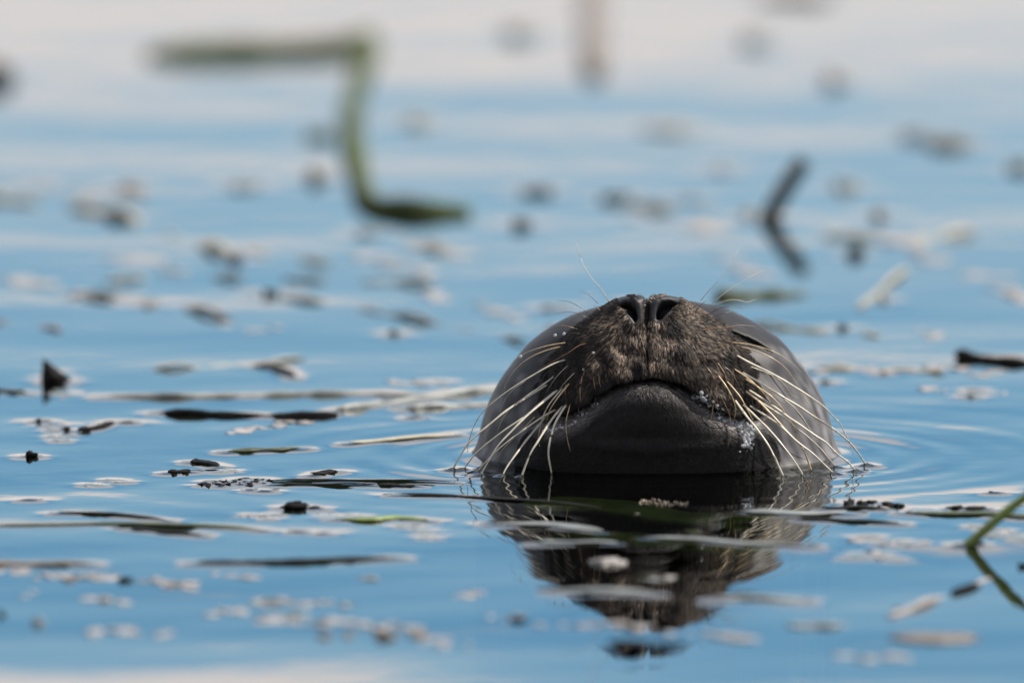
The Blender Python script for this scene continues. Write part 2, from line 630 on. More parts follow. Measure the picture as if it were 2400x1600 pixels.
    # brown bridge, blacker pads, varied per strand; sunlight and shade painted into the pigment
    cl_r = rng.random(NC)[near]
    brown = np.clip(.55 + .5 * lump_noise(P[:, 0], P[:, 1], P[:, 2], 20, 31), 0, 1) * np.clip(1.15 - np.abs(P[:, 0]) / np.where(P[:, 0] < 0, 44, 62), .08, 1)  # left half kept darker: the sun from the right is painted in
    k = (brown * (.04 + .96 * np.clip((cl_r - .45) / .2, 0, 1)) * rng.uniform(.65, 1.2, NS) * np.clip((lipd - 3) / 9, .06, 1))[:, None]  # clump contrast paints lit and shaded tufts; overhang shade painted above the mouth
    cm = np.array([.012, .010, .009]) * (1 - k) + np.array([.34, .258, .19]) * k
    cch = np.array([.011, .010, .0095]) * rng.uniform(.6, 1.6, NS)[:, None]
    lip = np.clip((P[:, 2] - tab(np.abs(P[:, 0]), MOUTH) + 13) / 9, 0, 1)[:, None]
    cch = cch * (1 + 12 * lip * rng.random(NS)[:, None])  # chin top paler below the mouth line, sunlight painted into the fur
    cch = cch * (1 + 1.3 * lip * np.clip((np.abs(P[:, 0]) - 18) / 15, 0, 1)[:, None])  # sides paler still, the light wet lip rim painted in
    cd_ = coat_colour(P[:, 0], P[:, 1], P[:, 2]) * rng.uniform(.75, 1.3, NS)[:, None]
    col = np.where(im[:, None], cm, np.where(ic[:, None], cch, cd_))
    out = np.ones((NS, 5, 4), np.float32)
    out[:, :, :3] = col[:, None, :]
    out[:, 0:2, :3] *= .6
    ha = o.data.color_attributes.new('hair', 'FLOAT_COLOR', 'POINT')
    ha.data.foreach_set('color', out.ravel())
    tag(o, kind='stuff')
    return o


make_fur()

# ------------------------------------------------------------------ whiskers
m_wh = {
    'w': principled('whisker_pale', (.38, .345, .27), rough=.4, noise=(300, .8, 1.1)),
    't': principled('whisker_tan', (.42, .31, .17), rough=.35, noise=(300, .7, 1.15)),
    'b': principled('whisker_brown', (.20, .11, .05), rough=.35),
    'k': principled('whisker_black', (.015, .013, .012), rough=.3),
}
CROPS = {'a': (1040, 700, 7.127), 'c': (1640, 800, 4.75), '1': (1260, 650, 5.8075), '2': (1560, 650, 5.8075),
         '3': (1040, 880, 4.704), '4': (1540, 860, 4.523), 's': (0, 0, 1)}


def pxs(text):
    """'3:1010,0 440,390 4:20,30' -> photo pixels"""
    out, cr = [], None
    for tok in text.split():
        if ':' in tok:
            cr, tok = tok.split(':')
        a, b = map(float, tok.split(','))
        ox, oy, s = CROPS[cr]
        out.append((ox + a / s, oy + b / s))
    return out


def catmull(P, n):
    P = [Vector(p) for p in P]
    P = [P[0] * 2 - P[1]] + P + [P[-1] * 2 - P[-2]]
    out = []
    for i in range(1, len(P) - 2):
        for k in range(n):
            t = k / n
            a, b, c, d = P[i - 1:i + 3]
            out.append(.5 * ((2 * b) + (c - a) * t + (2 * a - 5 * b + 4 * c - d) * t * t + (3 * b - a - 3 * c + d) * t ** 3))
    out.append(P[-2])
    return out


def tube(name, pts, rad, mat, parent=None, sides=6, flat=1.0, wob=0.0):
    """tapered tube through world points; rad(t) in metres"""
    V, F = [], []
    n = len(pts)
    for i, p in enumerate(pts):
        t = (pts[min(i + 1, n - 1)] - pts[max(i - 1, 0)]).normalized()
        ref = Vector((0, 0, 1)) if abs(t.z) < .9 else Vector((0, 1, 0))
        u = t.cross(ref).normalized()
        w = u.cross(t)
        r = rad(i / (n - 1))
        for k in range(sides):
            a = 2 * math.pi * k / sides
            q = 1 + (random.uniform(-wob, wob) if wob else 0)
            V.append(p + u * (math.cos(a) * r * q) + w * (math.sin(a) * r * flat * q))
    for i in range(n - 1):
        for k in range(sides):
            k2 = (k + 1) % sides
            F.append((i * sides + k, i * sides + k2, (i + 1) * sides + k2, (i + 1) * sides + k))
    F.append(tuple(range(sides))[::-1])
    F.append(tuple(range((n - 1) * sides, n * sides)))
    return mesh_obj(name, V, F, mat, parent)


# (colour, root radius in mm, '~' when the tip dips into the water, path)
WH = [
    ('w', .95, '', 'a:2040,1020 1850,1080 1500,1270 1040,1560 3:440,390 330,560 275,740 262,850'),
    ('w', .9, '', '3:1215,12 1080,110 880,250 740,360 650,480 590,620'),
    ('w', 1.1, '~', '3:1130,110 1000,190 700,380 480,560 300,710 170,900 95,1045'),
    ('w', 1.05, '~', '3:1235,170 1060,310 880,460 700,580 540,700 350,860 210,1045'),
    ('w', 1.1, '~', '3:1260,160 1220,190 930,430 760,600 600,770 500,930 400,1105'),
    ('w', .95, '~', '3:1240,370 1050,480 850,620 700,730 540,870 360,1065'),
    ('w', 1.0, '~', '3:1130,450 1040,560 920,700 800,860 700,1000 645,1105'),
    ('w', 1.1, '~', '3:1310,340 1180,500 1040,720 950,870 855,1115'),
    ('w', 1.0, '~', '3:1350,320 1230,520 1170,720 1155,880 1192,1090'),
    ('t', .9, '', '3:1390,80 1260,240 1170,380 1130,520'),
    ('w', .75, '', '3:1310,140 1160,320 1080,500 1045,700 1060,780'),
    ('k', .45, '', '3:1150,-40 1110,0 1060,100 1010,230 920,380 890,560'),
    ('w', .5, '', '3:900,60 780,140 680,260 620,400'),
    ('t', .6, '', '3:1000,460 880,580 700,760 620,860 580,950'),
    ('b', .55, '', '1:660,1250 600,1380 580,1560 3:1500,130 1510,280 1540,390'),
    ('b', .35, '', '3:1640,-50 1650,20 1670,150 1720,270'),
    ('b', .4, '', '3:1700,-60 1710,0 1720,90 1760,170'),
    ('b', .3, '', '3:1820,-90 1870,0 1940,120'),
    ('b', .35, '', '3:1345,100 1340,180 1350,300 1385,390'),
    ('t', .45, '', '3:1400,300 1350,500 1360,680 1395,830'),
    ('k', .35, '', '3:1480,310 1500,500 1575,670'),
    ('b', .6, '', '1:560,720 520,700 430,670 300,652 130,662'),
    ('k', .35, '', '1:600,770 400,755 200,790 0,880'),
    ('t', .55, '', 'a:2060,730 1800,770 1600,820 1400,890 1260,970 1100,1080'),
    ('t', .6, '', 'a:1980,795 1750,850 1500,950 1300,1080 1150,1240 1040,1420 1000,1540'),
    ('k', .4, '', '1:730,540 640,450 500,360 380,320 270,315'),
    ('k', .4, '', '1:720,580 600,510 470,475 350,475 240,500'),
    ('b', .35, '', '1:860,460 780,385 720,350'),
    ('w', .55, '', 's:1426,704 1406,674 1385,650 1365,615 1352,571'),
    ('k', .3, '', '1:810,345 690,235 560,175'),
    ('k', .3, '', '1:840,700 700,680 560,665 330,670 100,730'),
    ('b', .5, '', '1:690,888 560,930 440,1010 250,1120 0,1260'),
    ('b', .45, '', '1:790,990 700,1080 650,1150 625,1270'),
    ('w', .5, '', '1:520,1280 380,1420 270,1560'),
    ('w', .4, '', '1:440,1170 250,1360 120,1568'),
    ('k', .45, '', '2:400,490 460,400 550,320 690,275'),
    ('k', .5, '', '2:550,530 660,455 800,405 930,400 1055,430'),
    ('k', .5, '', '2:545,605 640,545 780,490 900,470 1010,475'),
    ('b', .55, '', '2:500,725 640,690 830,680 1000,650 1225,665'),
    ('k', .4, '', '2:650,765 850,770 1000,800 1110,860'),
    ('k', .35, '', '2:380,600 430,545 500,505'),
    ('w', .5, '', '2:490,300 580,190 680,80 760,0 s:1730,587'),
    ('w', .5, '', '2:650,335 800,220 950,120 1140,0 s:1791,633'),
    ('w', .45, '', '2:700,360 850,310 1000,310 1110,335 1230,300'),
    ('t', .55, '', 'c:360,10 540,30 720,75 900,150 1050,260 1130,340'),
    ('w', .3, '', 'c:560,35 680,75 770,125'),
    ('t', .6, '', 'c:450,60 620,100 800,180 950,290 1050,420 1100,500'),
    ('w', 1.15, '', 'c:410,155 560,240 750,330 950,440 1080,520 1220,610 1350,700 1450,790 1520,870 4:1930,580 1990,700 2040,790 2080,930'),
    ('w', .7, '', 'c:560,280 740,345 870,410 960,500 1020,590 1100,635'),
    ('t', .6, '', 'c:760,340 1080,520 1180,640 1260,780 1310,900 1345,980'),
    ('t', .75, '', 'c:390,310 540,410 660,520 760,640 830,760 880,860'),
    ('w', 1.15, '~', 'c:470,345 640,440 780,530 950,630 1100,720 1280,840 1420,930 1520,1000 4:1850,640 2000,760 2110,880 2220,1045'),
    ('t', .8, '', 'c:500,410 700,540 820,630 920,750 1000,870 1060,980 1090,1080 1070,1130'),
    ('w', .85, '', 'c:600,420 850,570 1010,700 1130,830 1220,970 1290,1060 1330,1140'),
    ('t', 1.0, '~', 'c:510,550 640,650 780,790 900,920 1020,1050 1080,1110 1160,1210 1245,1445'),
    ('w', 1.2, '~', 'c:550,545 700,640 850,740 1000,850 1150,950 1290,1050 1400,1120 1520,1240 4:2030,1010 2110,1105'),
    ('w', 1.05, '~', 'c:600,620 700,690 900,820 1060,950 1200,1060 1340,1190 1430,1300 1522,1405'),
    ('w', 1.1, '~', 'c:560,720 740,830 900,940 1080,1110 1250,1240 1420,1400 4:1880,1132'),
    ('w', 1.1, '~', 'c:480,700 640,850 800,1010 950,1190 1060,1340 1160,1500'),
    ('t', .8, '', 'c:300,440 440,600 520,740 600,900 640,1050'),
    ('w', 1.1, '~', 'c:390,650 520,830 650,990 780,1180 870,1370 935,1512'),
    ('t', .75, '', 'c:190,360 290,490 370,640 400,760 380,870'),
    ('b', .5, '', 'c:70,270 140,370 180,470 185,570'),
    ('b', .35, '', 'c:130,520 150,700 115,920'),
    ('b', .3, '', 'c:230,600 300,740 340,850 345,1020 310,1180'),
    ('w', .35, '', 'c:260,270 360,350 440,500'),
    ('t', .35, '', 'c:190,220 270,340 300,440'),
]
DROPS = []
for ci_, (kind, r0, wet, path) in enumerate(WH):
    P = pxs(path)
    hit = None
    for ox, oy in ((0, 0), (0, 8), (0, 16), (0, 28)):
        h_, n_, _, _ = BVH.ray_cast(CAM, ray(P[0][0], P[0][1] + oy))
        if h_ is not None and h_.y < .18:
            hit = h_
            break
    y0 = hit.y if hit is not None else .05
    if wet:
        y1 = on_water(*P[-1]).y
    else:
        y1 = y0 + .006 * random.uniform(.3, 1.6)
    # cumulated length for depth
    cum = [0]
    for a, b in zip(P[:-1], P[1:]):
        cum.append(cum[-1] + math.hypot(a[0] - b[0], a[1] - b[1]))
    pts = []
    for (px, py), c in zip(P, cum):
        s = c / cum[-1]
        bow = -.010 * math.sin(math.pi * s) * (1 if r0 > .7 else .4)
        yy = y0 + (y1 - y0) * s + bow
        p = on_depth(px, py, yy)
        # never let a whisker dive behind the coat
        hb, _, _, _ = BVH.ray_cast(CAM, ray(px, py))
        if s > 0.02 and hb is not None and hb.y < p.y + .0015:
            p = on_depth(px, py, hb.y - .0018)
        pts.append(p)
    first = pts[0] + (ray(*P[0]) * .004)
    pts = [first] + pts
    if wet:
        pts.append(pts[-1] + (pts[-1] - pts[-2]).normalized() * .006)
    cp = catmull(pts, 5)
    ph = random.uniform(0, 6)
    bead = .10 if r0 > .6 else .04
    tube('whisker', cp, lambda t, r0=r0, ph=ph, bead=bead, wet=wet: r0 * 1e-3 * ((1 - (.45 if wet else .8) * t ** 1.3)) * (1 + bead * math.sin(t * 46 + ph)) * .92,
         m_wh[kind], seal, sides=7, flat=.72)
    if wet:
        q = on_water(*P[-1])
        meniscus(q, q, .001, .0024, .0042)
    if ci_ in (22, 23, 32, 55):
        for t in ((.55, .72) if ci_ == 22 else (.82,) if ci_ == 23 else (.35, .95) if ci_ == 32 else (.72, .8, .86)):
            DROPS.append(cp[int(t * (len(cp) - 1))])

# ------------------------------------------------------------------ spheres helper, drops and foam at the mouth
import bmesh


def ico(sub):
    bm = bmesh.new()
    bmesh.ops.create_icosphere(bm, subdivisions=sub, radius=1)
    v = np.array([x.co[:] for x in bm.verts])
    f = np.array([[y.index for y in x.verts] for x in bm.faces])
    bm.free()
    return v, f


ICO1, ICO2, ICO3 = ico(1), ico(2), ico(3)


def bubble_mat():
    m = bpy.data.materials.new('bubble_film')
    m.use_nodes = True
    t = m.node_tree
    t.nodes.clear()
    fr = N(t, 'ShaderNodeFresnel', ins={'IOR': 1.45})
    tr = N(t, 'ShaderNodeBsdfTransparent', ins={'Color': (.93, .94, .95, 1)})
    gl = N(t, 'ShaderNodeBsdfGlossy', ins={'Roughness': .03, 'Color': (1, 1, 1, 1)})
    df = N(t, 'ShaderNodeBsdfDiffuse', ins={'Color': (.75, .75, .75, 1)})
    mx = N(t, 'ShaderNodeMixShader'); my = N(t, 'ShaderNodeMixShader', ins={0: .22})
    k = math_node(t, 'MULTIPLY', fr.outputs[0], 1.6)
    L(t, k, mx.inputs[0]); L(t, tr.outputs[0], mx.inputs[1]); L(t, gl.outputs[0], mx.inputs[2])
    L(t, mx.outputs[0], my.inputs[1]); L(t, df.outputs[0], my.inputs[2])
    o = N(t, 'ShaderNodeOutputMaterial')
    L(t, my.outputs[0], o.inputs[0])
    return m


m_bub = bubble_mat()


def foam(name, label, path, n, rmin, rmax, spread, seed, group=None):
    r = random.Random(seed)
    P = pxs(path)
    V, F, off = [], [], 0
    for _ in range(n):
        i = r.random() * (len(P) - 1)
        k = int(i); s = i - k
        px = P[k][0] * (1 - s) + P[k + 1][0] * s + r.gauss(0, spread)
        py = P[k][1] * (1 - s) + P[k + 1][1] * s + r.gauss(0, spread * .7)
        h_, nn, _, _ = BVH.ray_cast(CAM, ray(px, py))
        if h_ is None or h_.z < 0:
            continue
        rad = rmin + (rmax - rmin) * r.random() ** 3.2
        c = h_ + nn * rad * .55
        v, f = ICO2 if rad > .0009 else ICO1
        V.append(v * rad + np.array(c)); F.append(f + off); off += len(v)
    o = np_mesh(name, np.concatenate(V), np.concatenate(F), m_bub)
    tag(o, label, 'foam', group, 'stuff')


foam('foam', 'white foam of tiny bubbles in the corner of the seal\'s mouth', '4:400,290 480,350 620,450 720,560 800,570 900,620 980,640 960,720 950,860', 950, .0003, .0017, 7, 3)
foam('foam', 'thin line of wet bubbles along the seal\'s lip below the pale whiskers', '3:1090,600 1200,610 1400,560 1520,440 1600,360 1690,290', 130, .0003, .0012, 3, 4)
for p in DROPS:
    o = np_mesh('water_drop', ICO2[0] * .0011 + np.array(p) + np.array([0, -.0006, -.0004]), ICO2[1], m_bub)
    tag(o, 'clear water drop hanging on one of the seal\'s thin whiskers', 'drop', 'water drops on the whiskers')

# ------------------------------------------------------------------ floating things
M = {
    'black': principled('wet_bark', (.0065, .006, .0055), rough=.65, spec=.06, noise=(220, .6, 1.6), bump=(420, .7, .002)),
    'grey': principled('wet_blade', (.007, .0068, .006), rough=.6, spec=.06, noise=(90, .55, 1.4), bump=(300, .4, .001)),
    'olive': principled('olive_blade', (.028, .036, .010), rough=.45, spec=.25, noise=(80, .5, 1.5), bump=(260, .4, .001)),
    'green': principled('green_stem', (.10, .135, .018), rough=.38, noise=(70, .55, 1.3), bump=(200, .35, .001)),
    'kelp': principled('sunk_kelp', (.030, .044, .006), rough=.5, noise=(40, .5, 1.4)),
    'far': principled('far_stalk', (.040, .052, .020), rough=.8, spec=.1, noise=(14, .4, 1.8)),
    'tan': principled('tan_stalk', (.26, .23, .15), rough=.45, noise=(40, .55, 1.25), bump=(160, .4, .002)),
    'brown': principled('brown_stalk', (.10, .075, .05), rough=.45, noise=(60, .5, 1.5), bump=(160, .5, .002)),
    'pale': principled('pale_scum', (.22, .20, .185), rough=.5, noise=(120, .55, 1.2), bump=(300, .6, .002)),
    'slate': principled('slate_stalk', (.12, .13, .12), rough=.4, noise=(50, .6, 1.4), bump=(160, .4, .002)),
}


def wz(p):
    return float(wave_h(p.x, p.y))


def blade(name, pts, width, thick, mat, label, cat, group=None, z=.0013, men=.0009, taper=True, seed=0):
    """long flat blade lying on the water; pts in photo pixels, width and thick in mm"""
    r = random.Random(hash((round(pts[0][0]), round(pts[0][1]), seed)) & 0xffff)
    W = [on_water(*p) for p in pts]
    C = catmull(W, 10 if len(W) < 4 else 7)
    V, F = [], []
    n = len(C)
    half, th = width * .00042, thick * .00045
    ph = r.uniform(0, 9)
    for i, p in enumerate(C):
        t = i / (n - 1)
        tg = (C[min(i + 1, n - 1)] - C[max(i - 1, 0)]); tg.z = 0
        tg.normalize()
        sd_ = Vector((-tg.y, tg.x, 0))
        env = (min(1, t / .16, (1 - t) / .22) ** .6 if taper else min(1, t / .03 + .3, (1 - t) / .03 + .3))
        w = half * max(env, .06) * (1 + .18 * math.sin(t * 13 + ph) + r.uniform(-.08, .08))
        h = th * max(env, .12) * (1 + r.uniform(-.25, .25))
        zc = wz(p) + z + .0003 * math.sin(t * 9 + ph)
        tw = .12 * math.sin(t * 7 + ph)
        for a, b in ((-1, 0), (-.55, .8), (.1, 1), (.6, .75), (1, 0), (.5, -.9), (-.5, -.9)):
            V.append(Vector((p.x, p.y, zc)) + sd_ * (a * w) + Vector((0, 0, b * h + a * w * tw * .3)))
    for i in range(n - 1):
        for k in range(7):
            k2 = (k + 1) % 7
            F.append((i * 7 + k, i * 7 + k2, (i + 1) * 7 + k2, (i + 1) * 7 + k))
    F.append(tuple(range(7))[::-1]); F.append(tuple(range((n - 1) * 7, n * 7)))
    o = mesh_obj(name, V, F, M[mat])
    tag(o, label, cat, group)
    if men:
        step = max(1, n // 8)
        for i in range(0, n - 1, step):
            meniscus(C[i], C[min(i + step, n - 1)], half * .8, men, .004)
    return o


def stalk(name, pts, rad, mat, label, cat, group=None, sink=.35, men=0.0):
    """round stalk lying half sunk; rad in mm"""
    W = [on_water(*p) for p in pts]
    rad *= .5 if group else 1
    amp = rad * .0011 if group else rad * .00032 if rad < 6 else 0
    ph = pts[0][0] * .37
    C = catmull(W, 8)
    for p in C:
        p.z = wz(p) + rad * .001 * (1 - 2 * sink) + amp * (math.sin(p.x * 70 + ph) + .7 * math.sin(p.x * 173 + ph * 2) - .45)
        p.y += amp * 4 * math.sin(p.x * 31 + ph)
    r = rad * .001
    o = tube(name, C, lambda t: r * min(1, .35 + t * 9, .35 + (1 - t) * 9) * (1 + .10 * math.sin(t * 21) + .06 * math.sin(t * 57)), M[mat], None, 9, 1.0, .05)
    tag(o, label, cat, group)
    if men:
        for a, b in zip(C[:-1:3], C[3::3]):
            meniscus(a, b, r, men, .008)
    return o


def lump(name, px, py, w, h, mat, label, cat, group=None, rough=.28, seed=0, depth=None, men=.0014, sink=.25):
    """ragged lump; w and h in photo pixels above the water"""
    p = on_water(px, py)
    s = mpp(py)
    
    v, f = ICO3
    n = lump_noise(v[:, 0], v[:, 1], v[:, 2], 1.5, int(px) + seed) * rough + lump_noise(v[:, 0], v[:, 1], v[:, 2], .55, int(py) + seed) * rough * .45
    v = v * (1 + n)[:, None]
    V = v * np.array([w * s / 2, (depth or w) * s / 2 * .8, h * s * .75])
    V[:, 2] += h * s * (.75 - 2 * .75 * sink) * .6
    V += np.array([p.x, p.y, wz(p)])
    o = np_mesh(name, V, f, M[mat])
    tag(o, label, cat, group)
    if men:
        a = Vector((p.x - w * s * .3, p.y, 0)); b = Vector((p.x + w * s * .3, p.y, 0))
        meniscus(a, b, w * s * .16, men, .006)
    return o


def scum(name, x0, y0, x1, y1, n, size, mat, label, cat, group=None, seed=0, men=.0008, height=.00035, dy=5):
    """one ragged raft of froth and crumbs along a line; size in mm"""
    r = random.Random(seed + int(x0) * 13 + int(y0))
    V, F, off = [], [], 0
    cur = on_water(x0, y0)
    for i in range(n):
        t = (i + r.uniform(-.6, .6)) / max(n - 1, 1)
        px = x0 + (x1 - x0) * t
        py = y0 + (y1 - y0) * t + r.gauss(0, dy)
        p = on_water(px, py)
        rad = size * .001 * r.uniform(.5, 1.5)
        v, f = ICO2
        nn = lump_noise(v[:, 0], v[:, 1], v[:, 2], 1.2, i + seed) * .3
        q = v * (1 + nn)[:, None] * np.array([rad * r.uniform(1, 2.2), rad * r.uniform(1.5, 3.5), height * r.uniform(.6, 1.8)])
        q *= (1 + .35 * lump_noise(v[:, 0], v[:, 1], v[:, 2], .5, i + seed + 50))[:, None] * np.array([1, 1, 1])
        V.append(q + np.array([p.x, p.y, wz(p) + height * .3])); F.append(f + off); off += len(v)
        if men and r.random() < .8:
            meniscus(p, p, rad, men, .006)
    o = np_mesh(name, np.concatenate(V), np.concatenate(F), M[mat])
    tag(o, label, cat, group, 'stuff' if n > 1 else None)
    return o


def d(*xy):
    """coordinates read off the 2352-pixel view"""
    k = 2400 / 2352
    v = [a * k for a in xy]
    return list(zip(v[::2], v[1::2]))


# --- sharp things in the plane of the seal
blade('seaweed', d(905, 1137, 1060, 1141, 1220, 1153, 1380, 1170), 13, 1.2, 'grey', 'long grey weed blade floating across the edge of the seal\'s reflection', 'weed')
blade('seaweed', d(612, 1107, 760, 1105, 900, 1105, 1045, 1108), 9, 1.0, 'grey', 'long thin dark blade reaching from the crumbly raft to the whisker tips', 'weed')
blade('seaweed', d(620, 1114, 740, 1114, 862, 1114), 9, 1.0, 'grey', 'short dark blade lying right beside the long thin one by the raft', 'weed')
blade('seaweed', d(866, 1114, 915, 1117, 962, 1116), 10, 1.1, 'grey', 'small spindle-shaped dark blade near the whisker tips', 'weed')
scum('debris_raft', 475, 1135, 625, 1128, 46, 1.7, 'black', 'crumbly dark raft of rotten weed joined to the long thin blades', 'debris', height=.0008, men=.0012, dy=3)
lump('bark_chunk', 690, 1191, 54, 15, 'black', 'jagged black bark chunk mirrored in the clear water', 'bark', rough=.34, seed=4)
lump('bark_chunk', 735, 1193, 26, 7, 'black', 'tiny black bark bit at the tail of the jagged chunk', 'bark', rough=.3, seed=9)
blade('seaweed', d(130, 1181, 200, 1182, 290, 1188, 382, 1197), 12, 1.1, 'grey', 'slim dark blade drifting alone above the longest floating blade', 'weed')
blade('seaweed', d(-30, 1212, 100, 1210, 260, 1206, 420, 1211, 520, 1214, 605, 1221), 13, 1.2, 'olive', 'longest dark floating blade, tapering to a point, in open water', 'weed')
blade('seaweed', d(298, 1219, 375, 1225, 462, 1234), 12, 1.0, 'grey', 'short dark blade lying just under the longest floating blade', 'weed')
blade('leaf_sprig', d(770, 1194, 850, 1197, 915, 1192, 985, 1199), 15, 2.2, 'green', 'green leaf sprig floating among pale froth', 'leaf')
scum('froth', 765, 1208, 850, 1210, 7, 2.6, 'pale', 'pale froth clinging to the green leaf sprig', 'froth')
scum('froth', 955, 1238, 1000, 1256, 5, 3.0, 'pale', 'small pale froth tail beyond the tip of the green leaf sprig', 'froth')
scum('froth', 560, 1209, 660, 1209, 7, 1.8, 'pale', 'thin pale froth streak between black bark chunk and longest blade', 'froth')
lump('crumb', 700, 1249, 22, 3, 'grey', 'small dark crumb with a pale ring in open water', 'crumb', 'ringed crumbs on the open water')
lump('crumb', 757, 1253, 16, 3, 'grey', 'small dark crumb with a pale ring in open water', 'crumb', 'ringed crumbs on the open water')
lump('crumb', 68, 1173, 32, 3, 'grey', 'small dark crumb with a pale ring in open water', 'crumb', 'ringed crumbs on the open water')
lump('crumb', 620, 1152, 22, 2.5, 'grey', 'small dark crumb with a pale ring in open water', 'crumb', 'ringed crumbs on the open water')
lump('crumb', 590, 1150, 14, 2, 'grey', 'small dark crumb with a pale ring in open water', 'crumb', 'ringed crumbs on the open water')
blade('leaf', d(440, 1063, 465, 1065, 500, 1073), 15, 3.0, 'grey', 'curled dark leaf with a bright rim of water', 'leaf')
blade('leaf', d(385, 1087, 410, 1086, 440, 1084), 11, 2.4, 'black', 'small black boat-shaped leaf below the curled leaf', 'leaf')
scum('froth', 215, 1133, 300, 1126, 6, 2.6, 'pale', 'flat pale froth ring beside the small black leaf', 'froth')
scum('froth', 515, 1101, 560, 1099, 4, 2.2, 'pale', 'flat pale froth spot just past the small black leaf', 'froth')
blade('seaweed', d(522, 1040, 600, 1037, 692, 1033), 16, 1.8, 'olive', 'spindle-shaped olive green blade with pointed ends', 'weed')
blade('leaf', d(722, 1093, 745, 1088, 772, 1084), 14, 1.6, 'grey', 'little tilted leaf ringed by bright water near the long thin blade', 'leaf')
lump('bark_chunk', 72, 1072, 22, 14, 'black', 'tiny upright black bark flake standing in open water', 'bark', rough=.4, seed=2)
lump('crumb', 2331, 1157, 24, 5, 'black', 'dead black insect-like crumb ringed by bright water', 'crumb', rough=.4)
blade('seaweed', [(2120, 1206), (2190, 1209), (2300, 1210), (2400, 1217), (2500, 1222)], 18, 1.6, 'olive', 'dark olive blade carrying a black bark ridge beside the leaning stem', 'weed')
lump('bark_chunk', 2240, 1196, 44, 9, 'black', 'low black bark ridge resting on the olive blade', 'bark', rough=.3, seed=5)
lump('bark_chunk', 2288, 1198, 60, 8, 'black', 'longer black bark ridge tapering along the olive blade', 'bark', rough=.25, seed=6)
scum('froth', 1990, 1190, 2200, 1203, 12, 3.4, 'pale', 'pale crumbly froth line leading to the black bark ridges', 'froth')
scum('debris_raft', 1995, 1184, 2110, 1190, 9, 1.6, 'black', 'sprinkle of black crumbs on the pale froth line', 'debris', height=.0016, dy=3)
blade('seaweed', [(1925, 1196), (2000, 1193), (2080, 1199)], 14, 1.2, 'grey', 'short dark blade beneath the sprinkle of black crumbs', 'weed')
blade('seaweed', d(1830, 1196, 1900, 1198, 1990, 1203, 2065, 1207), 13, 1.3, 'grey', 'slim dark blade cutting through the reflected right-hand whiskers', 'weed')
scum('froth', 2010, 1262, 2160, 1275, 8, 3.4, 'pale', 'faint pale froth drift between slim blade and leaning stem', 'froth')
scum('froth', 2000, 1300, 2090, 1303, 5, 3.6, 'pale', 'small pinkish froth drift nearer than the slim blade', 'froth')
scum('froth', 2290, 1245, 2400, 1262, 8, 3.4, 'pale', 'pale froth gathered behind the foot of the leaning stem', 'froth')

# --- pale film blades over the dark reflection
G = 'pale translucent blades lying over the reflection'
for pts, w, t, mat, lab in (
        (d(1130, 1207, 1230, 1208, 1310, 1214, 1385, 1224), 20, 1.4, 'slate', 'pale blade with a drooping tip crossing the mirrored pale whiskers'),
        (d(1240, 1250, 1330, 1249, 1420, 1250), 14, 1.2, 'slate', 'short straight pale blade just above the largest froth blob'),
        (d(1480, 1237, 1600, 1243, 1720, 1252, 1860, 1258), 15, 1.2, 'slate', 'longest pale blade slanting across the seal\'s mirrored mouth corner'),
        (d(1275, 1360, 1380, 1359, 1500, 1363), 20, 1.6, 'slate', 'broad pale blade lying below the two white froth blobs'),
        (d(1640, 1375, 1730, 1373, 1850, 1381), 18, 1.4, 'slate', 'faint pale blade at the edge of the mirrored brown muzzle'),
        (d(1700, 1178, 1830, 1183, 1950, 1183), 22, 1.3, 'slate', 'pale blade lying right under the whisker tips beside the foamy mouth corner')):
    blade('seaweed', pts, w, t, mat, lab, 'weed', G)
scum('froth', 1400, 1318, 1440, 1320, 4, 4.5, 'pale', 'largest white froth blob floating in the middle of the seal\'s reflection', 'froth', dy=3, height=.0014)
scum('froth', 1522, 1355, 1552, 1356, 3, 3.6, 'pale', 'second white froth blob, smaller, in the seal\'s reflection', 'froth', dy=3)
scum('froth', 1616, 1250, 1632, 1252, 3, 2.2, 'pale', 'tiny white froth fleck under the foamy mouth corner reflection', 'froth', dy=3)
scum('froth', 1484, 1206, 1496, 1208, 2, 1.8, 'pale', 'tiny white froth fleck over the submerged green kelp', 'froth', dy=3)

# --- leaning green stem at the right
def leaning(name, base_px, tip_px, r0, r1, lean_depth, mat, label, cat, group=None, extra=None):
    b = on_water(*base_px)
    t = on_depth(tip_px[0], tip_px[1], b.y + lean_depth)
    root = b + (b - t) * .25
    m1 = b.lerp(t, .5) + Vector((0, 0, .002))
    pts = catmull([root, b, m1, t], 7)
    o = tube(name, pts, lambda u: (r0 + (r1 - r0) * u) * .001 * (1 + .07 * math.sin(u * 40)), M[mat], None, 9, 1.0, .05)
    tag(o, label, cat, group)
    meniscus(b, b, r0 * .0012, .0022, .007)
    return o


leaning('reed_stem', (2262, 1282), (2470, 1118), 3.4, 2.8, -.02, 'green', 'green stem leaning out of the water at the end of the froth line', 'stem')
lump('bark_chunk', 2285, 1279, 40, 10, 'black', 'dark rotten lump at the foot of the leaning green stem', 'bark', seed=3)
leaning('dark_stick', d(1762, 507)[0], d(1845, 372)[0], 7.0, 6.0, .02, 'black', 'blurred dark stick leaning out of the water well behind the seal', 'stick')

